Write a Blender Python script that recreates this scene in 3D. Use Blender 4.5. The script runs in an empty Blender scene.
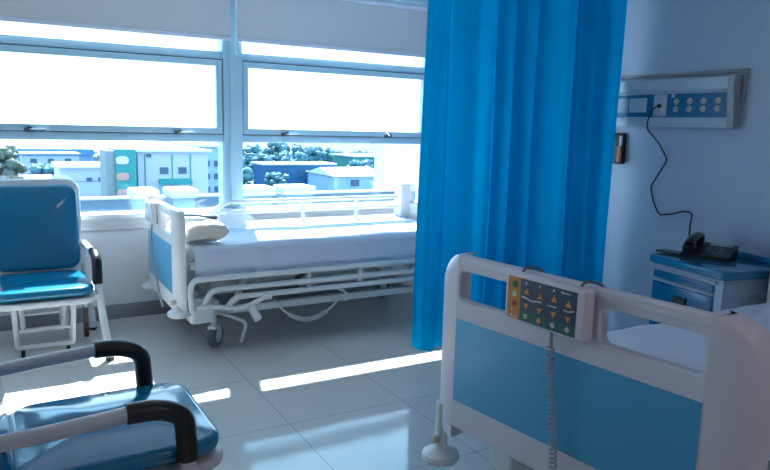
import bpy, math, random
from math import pi, sin, cos, radians, sqrt
from mathutils import Vector, Matrix, noise
random.seed(7)
sc = bpy.context.scene
COL = sc.collection

# ------------------------------------------------------------------ materials
def mat(name, col, rough=.5, metal=0., bump=0., bscale=40., var=0., coat=0., spec=.5, emit=None, ior=None):
    m = bpy.data.materials.new(name); m.use_nodes = True
    nt = m.node_tree; b = nt.nodes['Principled BSDF']
    b.inputs['Base Color'].default_value = (*col, 1)
    b.inputs['Roughness'].default_value = rough
    b.inputs['Metallic'].default_value = metal
    b.inputs['Specular IOR Level'].default_value = spec
    b.inputs['Coat Weight'].default_value = coat
    b.inputs['Coat Roughness'].default_value = .06
    tc = nt.nodes.new('ShaderNodeTexCoord')
    no = nt.nodes.new('ShaderNodeTexNoise'); no.inputs['Scale'].default_value = bscale; no.inputs['Detail'].default_value = 3
    nt.links.new(tc.outputs['Object'], no.inputs['Vector'])
    if var > 0:
        n2 = nt.nodes.new('ShaderNodeTexNoise'); n2.inputs['Scale'].default_value = bscale*.25
        nt.links.new(tc.outputs['Object'], n2.inputs['Vector'])
        mr = nt.nodes.new('ShaderNodeMix'); mr.data_type = 'RGBA'
        mr.inputs['A'].default_value = (*[c*(1-var) for c in col], 1)
        mr.inputs['B'].default_value = (*[min(1, c*(1+var)) for c in col], 1)
        nt.links.new(n2.outputs['Fac'], mr.inputs['Factor'])
        nt.links.new(mr.outputs['Result'], b.inputs['Base Color'])
    if bump > 0:
        bp = nt.nodes.new('ShaderNodeBump'); bp.inputs['Strength'].default_value = bump; bp.inputs['Distance'].default_value = .01
        nt.links.new(no.outputs['Fac'], bp.inputs['Height']); nt.links.new(bp.outputs['Normal'], b.inputs['Normal'])
    return m

M = {}
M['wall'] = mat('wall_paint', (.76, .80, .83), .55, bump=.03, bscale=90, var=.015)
M['wall_r'] = mat('shade_toned_wall_paint', (.44, .56, .70), .55, bump=.03, bscale=90, var=.015)  # room wall paint darkened and blued, dim right side painted into the colour
M['ceiling'] = mat('ceiling_paint', (.80, .82, .83), .8)
M['base'] = mat('baseboard_tile', (.27, .28, .31), .3, var=.04, bscale=20)
M['alu'] = mat('window_frame_paint', (.31, .49, .60), .38, spec=.4)
M['alu_dark'] = mat('window_gasket', (.04, .06, .09), .6)
M['blind'] = mat('blind_fabric', (.50, .53, .56), .85, bump=.05, bscale=200, var=.03)
M['blindbar'] = mat('blind_bar', (.55, .6, .72), .4)
M['plastic'] = mat('white_plastic', (.76, .77, .80), .33, bump=.02, bscale=60)
M['plastic_warm'] = mat('warm_white_plastic', (.70, .64, .70), .35, bump=.02, bscale=60)
M['steel_white'] = mat('white_enamel', (.74, .78, .80), .28, spec=.6)
M['tube_grey'] = mat('grey_enamel', (.64, .60, .64), .28, spec=.6)
M['panel_blue'] = mat('blue_panel', (.07, .36, .60), .35)
M['vinyl'] = mat('blue_vinyl', (.0, .16, .32), .15, bump=.03, bscale=25, coat=.5, var=.05)
M['black'] = mat('black_rubber', (.008, .008, .010), .33, spec=.5)
M['black_plastic'] = mat('black_plastic', (.01, .01, .013), .3)
M['rubber'] = mat('grey_rubber', (.12, .14, .16), .5)
M['chrome'] = mat('chrome', (.7, .72, .75), .15, metal=1)
M['sheet'] = mat('bed_sheet_cotton', (.66, .74, .88), .85, bump=.25, bscale=14)
M['mattress'] = mat('mattress_cover', (.74, .80, .85), .5)
M['pillow'] = mat('pillow_cotton', (.80, .76, .66), .85, bump=.25, bscale=12)
M['greycloth'] = mat('dark_grey_cloth', (.14, .18, .22), .8, bump=.2, bscale=20)
M['cabblue'] = mat('cabinet_blue', (.0, .12, .29), .25, coat=.3)
M['cabwhite'] = mat('cabinet_grey_white', (.34, .45, .58), .4)
M['cabtop'] = mat('cabinet_top_blue', (.01, .17, .35), .16, coat=.4)
M['magenta'] = mat('magenta_vinyl', (.34, .05, .18), .45)
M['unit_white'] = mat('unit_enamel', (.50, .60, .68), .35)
M['unit_grey'] = mat('unit_end_grey', (.36, .38, .43), .4)
M['unit_blue'] = mat('unit_blue', (.01, .14, .31), .35)
M['socket'] = mat('socket_beige', (.55, .50, .42), .4)
M['orange'] = mat('keypad_orange', (.55, .21, .03), .45)
M['keynavy'] = mat('keypad_navy', (.022, .045, .09), .4)
M['keygreen'] = mat('keypad_green', (.01, .10, .08), .4)
M['keyorange'] = mat('key_orange', (.75, .30, .05), .45)
M['keywhite'] = mat('key_white', (.75, .75, .78), .45)
M['dotgreen'] = mat('button_green', (.0, .14, .09), .4)
M['dotred'] = mat('button_magenta', (.25, .01, .05), .4)
M['cordgrey'] = mat('grey_cord', (.34, .36, .42), .45)
M['seat_pink'] = mat('device_orange', (.50, .24, .14), .45)

def floor_mat():
    m = bpy.data.materials.new('polished_floor_tile'); m.use_nodes = True
    nt = m.node_tree; b = nt.nodes['Principled BSDF']; L = nt.links.new; N = nt.nodes.new
    g = N('ShaderNodeNewGeometry'); sp = N('ShaderNodeSeparateXYZ'); L(g.outputs['Position'], sp.inputs[0])
    def line(out, off):
        a = N('ShaderNodeMath'); a.operation = 'SUBTRACT'; a.inputs[1].default_value = off; L(out, a.inputs[0])
        w = N('ShaderNodeMath'); w.operation = 'PINGPONG'; w.inputs[1].default_value = .667/2; L(a.outputs[0], w.inputs[0])
        c = N('ShaderNodeMath'); c.operation = 'LESS_THAN'; c.inputs[1].default_value = .0026; L(w.outputs[0], c.inputs[0])
        return c.outputs[0]
    mx = N('ShaderNodeMath'); mx.operation = 'MAXIMUM'
    L(line(sp.outputs[0], 1.212), mx.inputs[0]); L(line(sp.outputs[1], 3.02), mx.inputs[1])
    no = N('ShaderNodeTexNoise'); no.inputs['Scale'].default_value = 2.2; no.inputs['Detail'].default_value = 5
    L(g.outputs['Position'], no.inputs['Vector'])
    c1 = N('ShaderNodeMix'); c1.data_type = 'RGBA'
    c1.inputs['A'].default_value = (.56, .54, .53, 1); c1.inputs['B'].default_value = (.64, .62, .60, 1)
    L(no.outputs['Fac'], c1.inputs['Factor'])
    c2 = N('ShaderNodeMix'); c2.data_type = 'RGBA'; c2.inputs['B'].default_value = (.32, .34, .36, 1)
    L(c1.outputs['Result'], c2.inputs['A']); L(mx.outputs[0], c2.inputs['Factor'])
    L(c2.outputs['Result'], b.inputs['Base Color'])
    b.inputs['Roughness'].default_value = .07; b.inputs['Specular IOR Level'].default_value = .75
    nb = N('ShaderNodeTexNoise'); nb.inputs['Scale'].default_value = 3.0
    L(g.outputs['Position'], nb.inputs['Vector'])
    bp = N('ShaderNodeBump'); bp.inputs['Strength'].default_value = .10; bp.inputs['Distance'].default_value = .01
    L(nb.outputs['Fac'], bp.inputs['Height']); L(bp.outputs['Normal'], b.inputs['Normal'])
    return m
M['floor'] = floor_mat()

def glass_mat():
    m = bpy.data.materials.new('window_glass'); m.use_nodes = True
    nt = m.node_tree; nt.nodes.clear(); N = nt.nodes.new; L = nt.links.new
    o = N('ShaderNodeOutputMaterial'); t = N('ShaderNodeBsdfTransparent'); g = N('ShaderNodeBsdfGlossy'); x = N('ShaderNodeMixShader')
    t.inputs['Color'].default_value = (.93, .97, 1, 1); g.inputs['Roughness'].default_value = .02
    lw = N('ShaderNodeLayerWeight'); lw.inputs['Blend'].default_value = .5
    pw = N('ShaderNodeMath'); pw.operation = 'POWER'; pw.inputs[1].default_value = 5; L(lw.outputs['Facing'], pw.inputs[0])
    f = N('ShaderNodeMath'); f.operation = 'MULTIPLY_ADD'; f.inputs[1].default_value = .6; f.inputs[2].default_value = .03; L(pw.outputs[0], f.inputs[0])
    L(f.outputs[0], x.inputs[0]); L(t.outputs[0], x.inputs[1]); L(g.outputs[0], x.inputs[2]); L(x.outputs[0], o.inputs[0])
    return m
M['glass'] = glass_mat()

def cloth_mat(name, col, tcol, mix=.5):
    m = bpy.data.materials.new(name); m.use_nodes = True
    nt = m.node_tree; nt.nodes.clear(); N = nt.nodes.new; L = nt.links.new
    o = N('ShaderNodeOutputMaterial'); d = N('ShaderNodeBsdfDiffuse'); t = N('ShaderNodeBsdfTranslucent'); x = N('ShaderNodeMixShader')
    d.inputs['Color'].default_value = (*col, 1); t.inputs['Color'].default_value = (*tcol, 1); x.inputs[0].default_value = mix
    tc = N('ShaderNodeTexCoord'); w = N('ShaderNodeTexNoise'); w.inputs['Scale'].default_value = 260
    L(tc.outputs['Object'], w.inputs['Vector'])
    bp = N('ShaderNodeBump'); bp.inputs['Strength'].default_value = .12; bp.inputs['Distance'].default_value = .002
    L(w.outputs['Fac'], bp.inputs['Height']); L(bp.outputs['Normal'], d.inputs['Normal'])
    L(d.outputs[0], x.inputs[1]); L(t.outputs[0], x.inputs[2]); L(x.outputs[0], o.inputs[0])
    return m
M['curtain'] = cloth_mat('curtain_fabric', (.0, .38, .60), (.0, .66, .90), .62)
def bag_mat():
    m = bpy.data.materials.new('clear_plastic_bag'); m.use_nodes = True
    nt = m.node_tree; nt.nodes.clear(); N = nt.nodes.new; L = nt.links.new
    o = N('ShaderNodeOutputMaterial'); t = N('ShaderNodeBsdfTransparent'); g = N('ShaderNodeBsdfPrincipled'); x = N('ShaderNodeMixShader')
    g.inputs['Base Color'].default_value = (.85, .9, .95, 1); g.inputs['Roughness'].default_value = .15; x.inputs[0].default_value = .45
    L(t.outputs[0], x.inputs[1]); L(g.outputs[0], x.inputs[2]); L(x.outputs[0], o.inputs[0])
    return m
M['bag'] = bag_mat()
for n, c in dict(b_blue=(.08, .30, .62), b_bluewall=(.22, .40, .68), b_white=(.62, .72, .86), b_roof=(.80, .84, .88), b_glass=(.07, .14, .26),
                 b_teal=(.03, .36, .36), b_grey=(.30, .38, .42), b_salmon=(.72, .42, .36), b_pink=(.66, .70, .82), b_pale=(.40, .62, .80),
                 b_deep=(.02, .16, .38), car=(.8, .82, .85), trunk=(.14, .10, .07), terrace=(.10, .15, .20), parapet=(.22, .34, .46), concrete=(.82, .82, .84)).items():
    M[n] = mat('outdoor_'+n, tuple(q*(.6 if n in ('b_roof', 'concrete', 'car') else .55) for q in c), .7, var=.05, bscale=1.2)  # walls lightened, distance haze painted into the colours
M['hood'] = mat('hood_enamel', (.5, .56, .62), .6)
M['leaf'] = mat('leaf_blue_green', (.05, .15, .18), .7, var=.45, bscale=3)  # leaf tone paled and blued to stand in for haze
M['leaf2'] = mat('leaf_olive', (.06, .08, .06), .7, var=.45, bscale=3)
M['ground'] = mat('ground', (.03, .06, .09), .9, var=.35, bscale=.25)
M['hill'] = mat('hill_scrub', (.02, .055, .075), .9, var=.4, bscale=.12)
M['bay'] = mat('bay_haze', (.45, .5, .55), .9)  # pale tone stands in for white haze over the far plane

# ------------------------------------------------------------------ mesh helpers
I4 = Matrix.Identity(4)
def T(x, y, z): return Matrix.Translation((x, y, z))
def RX(a): return Matrix.Rotation(radians(a), 4, 'X')
def RY(a): return Matrix.Rotation(radians(a), 4, 'Y')
def RZ(a): return Matrix.Rotation(radians(a), 4, 'Z')
FX = Matrix(((0, 0, -1, 0), (-1, 0, 0, 0), (0, 1, 0, 0), (0, 0, 0, 1)))   # local right,up,out -> world -Y,+Z,-X

class MB:
    def __init__(s): s.v = []; s.f = []
    def add(s, vs, fs, m=I4):
        o = len(s.v); s.v += [m @ Vector(v) for v in vs]; s.f += [[i+o for i in f] for f in fs]; return s
    def box(s, x0, x1, y0, y1, z0, z1, m=I4, b=0.):
        if b > 0:
            return s.rbox((x1-x0)/2, (y1-y0)/2, (z1-z0)/2, b, b, 0, m @ T((x0+x1)/2, (y0+y1)/2, (z0+z1)/2), nc=2, nv=2)
        v = [(x, y, z) for x in (x0, x1) for y in (y0, y1) for z in (z0, z1)]
        return s.add(v, [(0, 1, 3, 2), (4, 6, 7, 5), (0, 4, 5, 1), (2, 3, 7, 6), (0, 2, 6, 4), (1, 5, 7, 3)], m)
    def rbox(s, hx, hy, hz, rc, rv, puff=0., m=I4, nc=5, nv=4, bot=0.):
        rv = min(rv, hz)
        def outline(ins):
            a, b = hx-ins, hy-ins; r = max(.0005, min(rc-ins, a, b)) if rc-ins > 0 else .0005
            o = []
            for q, (sx, sy) in enumerate(((1, 1), (-1, 1), (-1, -1), (1, -1))):
                for k in range(nc+1):
                    t = (q+k/nc)*pi/2
                    o.append((sx*(a-r)+r*cos(t), sy*(b-r)+r*sin(t)))
            return o
        rings = []
        def sc_ring(z, ins, f=1.): rings.append([(x*f, y*f, z) for x, y in outline(ins)])
        if bot: 
            for f in (.15, .4, .65, .85): sc_ring(-hz-bot*(1-f**2), rv, f)
        for k in range(nv+1):
            a = -pi/2+k/nv*pi/2; sc_ring(-(hz-rv)+rv*sin(a), rv*(1-cos(a)))
        for k in range(nv+1):
            a = k/nv*pi/2; sc_ring((hz-rv)+rv*sin(a), rv*(1-cos(a)))
        if puff:
            for f in (.93, .85, .7, .5, .3, .12): sc_ring(hz+puff*(1-f**2.5), rv, f)
        n = len(rings[0]); vs = [p for r in rings for p in r]; fs = []
        for i in range(len(rings)-1):
            for j in range(n): fs.append((i*n+j, i*n+(j+1) % n, (i+1)*n+(j+1) % n, (i+1)*n+j))
        fs.append(tuple(range(n-1, -1, -1))); fs.append(tuple(range((len(rings)-1)*n, len(rings)*n)))
        return s.add(vs, fs, m)
    def lathe(s, prof, m=I4, n=20):
        vs = []; fs = []
        for r, z in prof:
            for j in range(n): vs.append((r*cos(2*pi*j/n), r*sin(2*pi*j/n), z))
        for i in range(len(prof)-1):
            for j in range(n): fs.append((i*n+j, i*n+(j+1) % n, (i+1)*n+(j+1) % n, (i+1)*n+j))
        fs.append(tuple(range(n-1, -1, -1))); fs.append(tuple(range((len(prof)-1)*n, len(prof)*n)))
        return s.add(vs, fs, m)
    def cyl(s, r, z0, z1, m=I4, n=16, b=0.):
        if b: return s.lathe([(r-b, z0), (r, z0+b), (r, z1-b), (r-b, z1)], m, n)
        return s.lathe([(r, z0), (r, z1)], m, n)
    def tube(s, pts, r, fillet=0., n=10, m=I4, fs_=5, flat=1.):
        P = [Vector(p) for p in pts]
        if fillet and len(P) > 2:
            Q = [P[0]]
            for i in range(1, len(P)-1):
                a, b, c = P[i-1], P[i], P[i+1]
                d = min(fillet, (a-b).length*.49, (c-b).length*.49)
                p0 = b+(a-b).normalized()*d; p1 = b+(c-b).normalized()*d
                for k in range(fs_+1):
                    t = k/fs_; Q.append(p0*(1-t)**2+b*2*t*(1-t)+p1*t*t)
            Q.append(P[-1]); P = Q
        vs = []; fs = []; prev = None
        for i, p in enumerate(P):
            t = (P[min(i+1, len(P)-1)]-P[max(i-1, 0)]).normalized()
            if prev is None:
                u = t.cross(Vector((0, 0, 1)))
                if u.length < .1: u = t.cross(Vector((0, 1, 0)))
                u.normalize()
            else:
                u = prev-t*prev.dot(t); u.normalize()
            prev = u; w = t.cross(u)
            for j in range(n):
                a = 2*pi*j/n; vs.append(p+u*cos(a)*r*flat+w*sin(a)*r)
        for i in range(len(P)-1):
            for j in range(n): fs.append((i*n+j, i*n+(j+1) % n, (i+1)*n+(j+1) % n, (i+1)*n+j))
        fs.append(tuple(range(n-1, -1, -1))); fs.append(tuple(range((len(P)-1)*n, len(P)*n)))
        return s.add(vs, fs, m)
    def coil(s, pts, R, r, turns, n=6, m=I4):
        P = [Vector(p) for p in pts]; L = [0]
        for i in range(len(P)-1): L.append(L[-1]+(P[i+1]-P[i]).length)
        N = turns*8; out = []
        for k in range(N+1):
            d = L[-1]*k/N; i = max(j for j in range(len(P)-1) if L[j] <= d+1e-9)
            q = P[i].lerp(P[i+1], (d-L[i])/(L[i+1]-L[i])); t = (P[i+1]-P[i]).normalized()
            u = t.cross(Vector((1, .2, 0))).normalized(); w = t.cross(u); a = k/8*2*pi
            out.append(q+u*R*cos(a)+w*R*sin(a))
        return s.tube(out, r, n=n, m=m)
    def plate(s, loops, th, bev=.0, m=I4):
        cu = bpy.data.curves.new('tmp', 'CURVE'); cu.dimensions = '2D'; cu.fill_mode = 'BOTH'
        for lp in loops:
            sp = cu.splines.new('POLY'); sp.points.add(len(lp)-1)
            for p, q in zip(sp.points, lp): p.co = (q[0], q[1], 0, 1)
            sp.use_cyclic_u = True
        cu.extrude = max(.0, th/2-bev); cu.bevel_depth = bev; cu.bevel_resolution = 2; cu.offset = -bev
        ob = bpy.data.objects.new('tmp', cu); COL.objects.link(ob)
        dg = bpy.context.evaluated_depsgraph_get(); dg.update()
        me = ob.evaluated_get(dg).to_mesh()
        vs = [tuple(v.co) for v in me.vertices]; fs = [tuple(p.vertices) for p in me.polygons]
        ob.evaluated_get(dg).to_mesh_clear(); bpy.data.objects.remove(ob); bpy.data.curves.remove(cu)
        return s.add(vs, fs, m)
    def build(s, name, material, parent=None, ang=40):
        me = bpy.data.meshes.new(name); me.from_pydata([tuple(v) for v in s.v], [], s.f)
        import bmesh as bm_
        bm = bm_.new(); bm.from_mesh(me); bm_.ops.remove_doubles(bm, verts=bm.verts, dist=1e-5)
        bm_.ops.recalc_face_normals(bm, faces=bm.faces); bm.to_mesh(me); bm.free()
        me.shade_smooth(); me.set_sharp_from_angle(angle=radians(ang))
        me.materials.append(material)
        o = bpy.data.objects.new(name, me); COL.objects.link(o)
        if parent: o.parent = parent
        return o

def rrect(x0, x1, y0, y1, r, n=6):
    rs = r if isinstance(r, (tuple, list)) else (r,)*4    # TR, TL, BL, BR
    o = []
    for q, (cx, cy) in enumerate(((x1, y1), (x0, y1), (x0, y0), (x1, y0))):
        rr = rs[q]; sx = -1 if cx == x1 else 1; sy = -1 if cy == y1 else 1
        if rr <= 0: o.append((cx, cy)); continue
        for k in range(n+1):
            t = (q+k/n)*pi/2; o.append((cx+sx*rr+rr*cos(t), cy+sy*rr+rr*sin(t)))
    return o

def root(name, label, cat, mtx=I4, group=None):
    o = bpy.data.objects.new(name, None); COL.objects.link(o); o.empty_display_size = .1
    o.matrix_world = mtx; return tag(o, label, cat, group)
def tag(o, label, cat, group=None, kind=None):
    o['label'] = label; o['category'] = cat
    if group: o['group'] = group
    if kind: o['kind'] = kind
    return o
def struct(o, label=None):
    o['kind'] = 'structure'
    if label: o['label'] = label
    return o

# ------------------------------------------------------------------ room shell
YW, XR, XL, YB, ZC = 5.33, 3.70, -2.3, -2.4, 2.64
TH = .18
struct(MB().box(XL, XR, YB, YW, -.1, 0).build('floor', M['floor']), 'polished pale grey floor tiles')
struct(MB().box(XL-.1, XR+.1, YB-.1, YW+TH, ZC, ZC+.12).build('ceiling', M['ceiling']), 'white ceiling')
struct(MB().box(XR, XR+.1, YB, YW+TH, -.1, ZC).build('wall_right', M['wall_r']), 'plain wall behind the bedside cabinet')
struct(MB().box(XL-.1, XL, YB, YW+TH, -.1, ZC).build('wall_left', M['wall']))
struct(MB().box(XL-.1, XR+.1, YB-.1, YB, -.1, ZC).build('wall_back', M['wall']))
SILL, ZT0, ZT1, ZH0, ZH1, ZTOP = .815, 1.345, 1.40, 1.985, 2.045, 2.56
WINS = [('window_1', -.20, 1.578), ('window_2', 1.724, 3.50), ('window_3', -2.10, -.35)]
w = MB(); w.box(XL, XR, YW, YW+TH, -.1, .80).box(XL, XR, YW, YW+TH, ZTOP, ZC)
w.box(XL, -2.10, YW, YW+TH, .80, ZTOP).box(3.50, XR, YW, YW+TH, .80, ZTOP)
struct(w.build('wall_front', M['wall']), 'wall below and around the windows')
mu = MB()
for x0, x1 in ((1.578, 1.724), (-.35, -.20)):
    mu.box(x0, x0+.052, YW+.012, YW+TH, .80, ZTOP); mu.box(x0+.052, x1, YW-.012, YW+TH, .80, ZTOP, b=.004)
struct(mu.build('trim_1', M['alu']), 'vertical mullion between the windows')
struct(MB().box(-2.2, 3.55, YW-.085, YW+.05, .775, .815, b=.006).build('trim_2', M['plastic']), 'window sill ledge')
struct(MB().box(-2.2, 3.6, YW-.03, YW-.001, .690, .705, b=.004).build('trim_3', M['plastic']), 'thin moulding below the sill')
struct(MB().box(XL, XR, YW-.012, YW, 0, .112, b=.003).build('baseboard_front', M['base']), 'grey tile baseboard under the windows')
struct(MB().box(XR-.012, XR, YB, YW-.012, 0, .10, b=.003).build('baseboard_right', M['base']), 'grey tile baseboard along the right wall')
struct(MB().box(XL, XL+.012, YB, YW-.012, 0, .10, b=.003).build('baseboard_left', M['base']))
struct(MB().box(XL, XR, YW-.115, YW-.001, 2.585, 2.635, b=.006).build('trim_4', M['alu']), 'pale rail between blinds and ceiling')

def ring(mb, x0, x1, z0, z1, wd, y0, y1, b=.003):
    mb.box(x0, x1, y0, y1, z0, z0+wd); mb.box(x0, x1, y0, y1, z1-wd, z1)
    mb.box(x0, x0+wd, y0, y1, z0+wd, z1-wd); mb.box(x1-wd, x1, y0, y1, z0+wd, z1-wd)
    return mb
for wn, x0, x1 in WINS:
    f = MB()
    ring(f, x0, x1, SILL-.012, ZTOP, .006, YW+.03, YW+.12)
    f.box(x0, x1, YW+.02, YW+.11, ZT0, ZT1, b=.003)
    f.box(x0, x1, YW+.02, YW+.11, ZH0-.0, ZH1, b=.003)
    fo = struct(f.build(wn, M['alu']), 'aluminium framed window with a low pane and a top-hung sash')
    ring(MB(), x0+.004, x1-.004, ZT1+.001, ZH0-.001, .007, YW+.022, YW+.10).build('gasket', M['alu_dark'], fo)
    s = ring(MB(), x0+.011, x1-.011, ZT1+.009, ZH0-.007, .045, YW+.012, YW+.06)
    s.build('sash', M['alu'], fo)
    g = MB().box(x0+.05, x1-.05, YW+.034, YW+.038, ZT1+.05, ZH0-.05)
    g.build('sash_pane', M['glass'], fo)
    MB().box(x0+.004, x1-.004, YW+.07, YW+.074, SILL-.01, ZT0).build('lower_pane', M['glass'], fo)
    MB().box(x0+.004, x1-.004, YW+.07, YW+.074, ZH1, ZTOP-.004).build('upper_pane', M['glass'], fo)
    lx = {'window_1': (.209, 1.225), 'window_2': (2.094, 3.078), 'window_3': (-1.7, -.7)}[wn]
    for k, xx in enumerate(lx):
        h = MB(); h.box(xx-.036, xx+.036, YW-.010, YW+.013, ZT1-.002, ZT1+.026, b=.004); h.cyl(.017, 0, .026, T(xx, YW-.004, ZT1+.022) @ RX(90))
        lt = h.build('window_latch', M['alu_dark'], fo)
        if wn == 'window_2' and k == 1: e = (xx-.075, YW-.02, ZT1+.095)
        else: e = (xx+.10, YW-.03, ZT1+.018)
        MB().tube([(xx, YW-.02, ZT1+.016), e], .009, n=8, flat=1.3).build('lever', M['chrome'], lt)

# roller blinds
for nm, x0, x1, lb in (('a', -.26, 1.615, 'grey roller blind pulled partly down over the left window'),
                       ('b', 1.655, 3.60, 'grey roller blind pulled partly down over the window beside the blue curtain'),
                       ('c', -2.15, -.30, 'grey roller blind over the window off to the left')):
    r = root('roller_blind', lb, 'blind', T(0, 0, 0))
    MB().box(x0, x1, YW-.066, YW-.062, 2.145, 2.53).build('blind_fabric', M['blind'], r)
    MB().cyl(.026, x0, x1, T(0, YW-.064, 2.545) @ RY(90)).build('roller_tube', M['blindbar'], r)
    MB().box(x0, x1, YW-.072, YW-.056, 2.12, 2.15, b=.004).build('bottom_bar', M['blindbar'], r)
c = root('blind_cord', 'thin pale blind cord with a small weight hanging before the mullion', 'cord', T(1.655, YW-.10, 0))
MB().cyl(.006, 2.10, 2.585).build('cord', M['blindbar'], c)
MB().cyl(.014, 2.02, 2.11, b=.004).build('weight', M['alu'], c)

# ------------------------------------------------------------------ hospital beds
def make_board(r, W, zt, x, face, th=.045, dp=.13, pw=.12, wide=None):
    """footboard / headboard, front towards -x when face=-1; returns object"""
    zb = zt-.66; yi = W/2-pw; R = min(.12, pw-.005)
    m = MB()
    # central plate in (u=y, v=z)
    A = Matrix(((0, 0, 1, 0), (1, 0, 0, 0), (0, 1, 0, 0), (0, 0, 0, 1)))
    outer = rrect(-yi-.005, yi+.005, zb, zt, (0, 0, 0, 0))
    zo0, zo1 = zt-.165, zt-.055
    h1 = rrect(yi-.30, yi-.012, zo0, zo1, .025); h2 = rrect(-yi+.012, -yi+.33, zo0, zo1, .025)
    outer = [(-yi-.005, zb), (yi+.005, zb), (yi+.005, zt), (-yi-.005, zt)]
    m.plate([outer, h1, h2], th, .008, T(x+face*-th/2, 0, 0) @ A)
    m.tube([(x+face*-.0225, -yi+.002, zt-.0245), (x+face*-.0225, yi-.002, zt-.0245)], .0245, n=16)
    for sg in (-1, 1):
        vs = []; fs = []; zs = [zb-.045+.0*k for k in range(1)]
        zs += [zb, zt-R]+[zt-R+R*sin(pi/2*k/8) for k in range(1, 9)]
        for z in zs:
            yo = W/2
            if z > zt-R: yo = W/2-R+sqrt(max(0, R*R-(z-zt+R)**2))
            if z < zb: yo = W/2-.03
            sec = [(0, yi)]
            for k in range(1, 9):
                a = k/8; sec.append((dp*(.35*a+.65*a**3), yi+(yo-yi)*sin(pi/2*a)**.9))
            sec += [(dp, yo-.02), (dp*.9, yi+.02), (th, yi)]
            vs += [(x-face*p, sg*q, z) for p, q in sec]
        n = len(vs)//len(zs)
        for i in range(len(zs)-1):
            for j in range(n): fs.append((i*n+j, i*n+(j+1) % n, (i+1)*n+(j+1) % n, (i+1)*n+j))
        fs.append(tuple(range(n-1, -1, -1))); fs.append(tuple(range((len(zs)-1)*n, len(zs)*n)))
        m.add(vs, fs)
    return m
def make_bed(name, label, mtx, W, zt, zl, mat_w, guard_far=True, hz=None, hW=None, dp=.13, pw=.12, toe=0., L=2.08, bz=.31):
    r = root(name, label, 'bed', mtx)
    hz = hz or zt
    hW = hW or W
    fb = make_board(r, W, zt, 0, -1, dp=dp, pw=pw).build('footboard', M['plastic'] if W < 1.1 else M['plastic_warm'], r, 30)
    fb.rotation_euler.z = radians(toe)
    yi = W/2-pw
    MB().box(-.003, .002, -yi+.005, yi-.005, zt-.55, zt-.235, b=.001).build('blue_panel', M['panel_blue'], fb)
    yi = hW/2-.12
    hb = make_board(r, hW, hz, L, 1).build('headboard', M['plastic'], r, 30)
    MB().box(L-.002, L+.003, -yi+.005, yi-.005, hz-.55, hz-.235, b=.001).build('blue_panel', M['panel_blue'], hb)
    for sx, x in ((0, .03), (1, L-.03)):
        for sy in (-1, 1):
            y = sy*(W/2-.045 if sx == 0 else hW/2-.075); zz = bz if sx == 0 else .31
            xx = x-.0 if sx == 0 else x+.04
            b = MB().lathe([(.02, zz-.055), (.062, zz-.05), (.075, zz-.035), (.072, zz-.018), (.05, zz-.004), (.03, zz+.004), (.024, zz+.012), (.024, zt-.6)], T(xx, y, 0), 24)
            bo = b.build('corner_bumper', M['plastic'], r)
            if sx == 0: bo.rotation_euler.z = radians(toe)
            MB().cyl(.016, -.02, .02, T(xx-.03 if sx == 0 else xx+.03, y+.0, zz+.045) @ RY(90), b=.004).build('knob', M['socket'], bo)
    # deck frame
    f = MB(); hw = mat_w/2
    zd = zl-.085
    for sy in (-1, 1):
        f.box(.10, L-.10, sy*hw-.02, sy*hw+.02, zd-.05, zd, b=.006)
    for k in range(9):
        x = .14+k*(L-.28)/8; f.box(x-.03, x+.03, -hw+.02, hw-.02, zd-.03, zd-.002)
    f.box(.05, .10, -hw, hw, zd-.06, zd-.01, b=.005); f.box(L-.10, L-.05, -hw, hw, zd-.06, zd-.01, b=.005)
    f.box(.0+.045, .06, -.3, .3, zd-.12, zd-.03); f.box(L-.06, L-.045, -.3, .3, zd-.12, zd-.03)
    f.build('deck_frame', M['steel_white'], r)
    b = MB(); zb = .23
    for sy in (-1, 1): b.box(.22, L-.22, sy*(hw-.06)-.025, sy*(hw-.06)+.025, zb, zb+.05, b=.006)
    for x in (.30, L-.36): b.box(x-.03, x+.03, -hw+.08, hw-.08, zb, zb+.05, b=.006)
    b.build('base_frame', M['steel_white'], r)
    for x in (.42, L-.5):
        for sy in (-1, 1):
            MB().tube([(x, sy*(hw-.10), zb+.05), (x+.14, sy*(hw-.10), zd-.03)], .022, n=8).build('lift_arm', M['steel_white'], r)
    MB().box(.55, 1.0, -.08, .08, zb+.0, zb+.09, b=.01).tube([(.95, 0, zb+.05), (1.35, 0, zd-.03)], .02).build('motor', M['rubber'], r)
    for x in (.27, L-.33):
        for sy in (-1, 1):
            y = sy*(hw-.02)
            ck = MB().cyl(.018, .15, .22, T(x, y-sy*.04, 0)).box(x-.035, x+.035, y-sy*.04-.03, y-sy*.04+.03, .135, .158, b=.004)
            ck.box(x-.015, x+.04, y-.036-sy*.04, y-.030-sy*.04, .07, .14).box(x-.015, x+.04, y+.030-sy*.04, y+.036-sy*.04, .07, .14)
            cf = ck.build('caster', M['steel_white'], r)
            px_, py_ = x, y-sy*.04; sw = RZ(48) if x < 1 else RZ(8)
            cf.matrix_local = T(px_, py_, 0) @ sw @ T(-px_, -py_, 0)
            wh = T(x+.02, y-sy*.04, .08) @ RX(90)
            MB().lathe([(.045, -.024), (.07, -.024), (.08, -.014), (.08, .014), (.07, .024), (.045, .024)], wh, 28).build('tire', M['rubber'], cf)
            MB().lathe([(.01, -.026), (.046, -.026), (.046, .026), (.01, .026)], wh, 20).build('hub', M['unit_white'], cf)
    # gear housings at the foot corner
    for sy in (-1, 1):
        MB().rbox(.085, .075, .085, .035, .02, 0, T(.175, sy*(hw-.03), .29)).build('corner_housing', M['steel_white'], r)
    return r, L, zd

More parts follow.
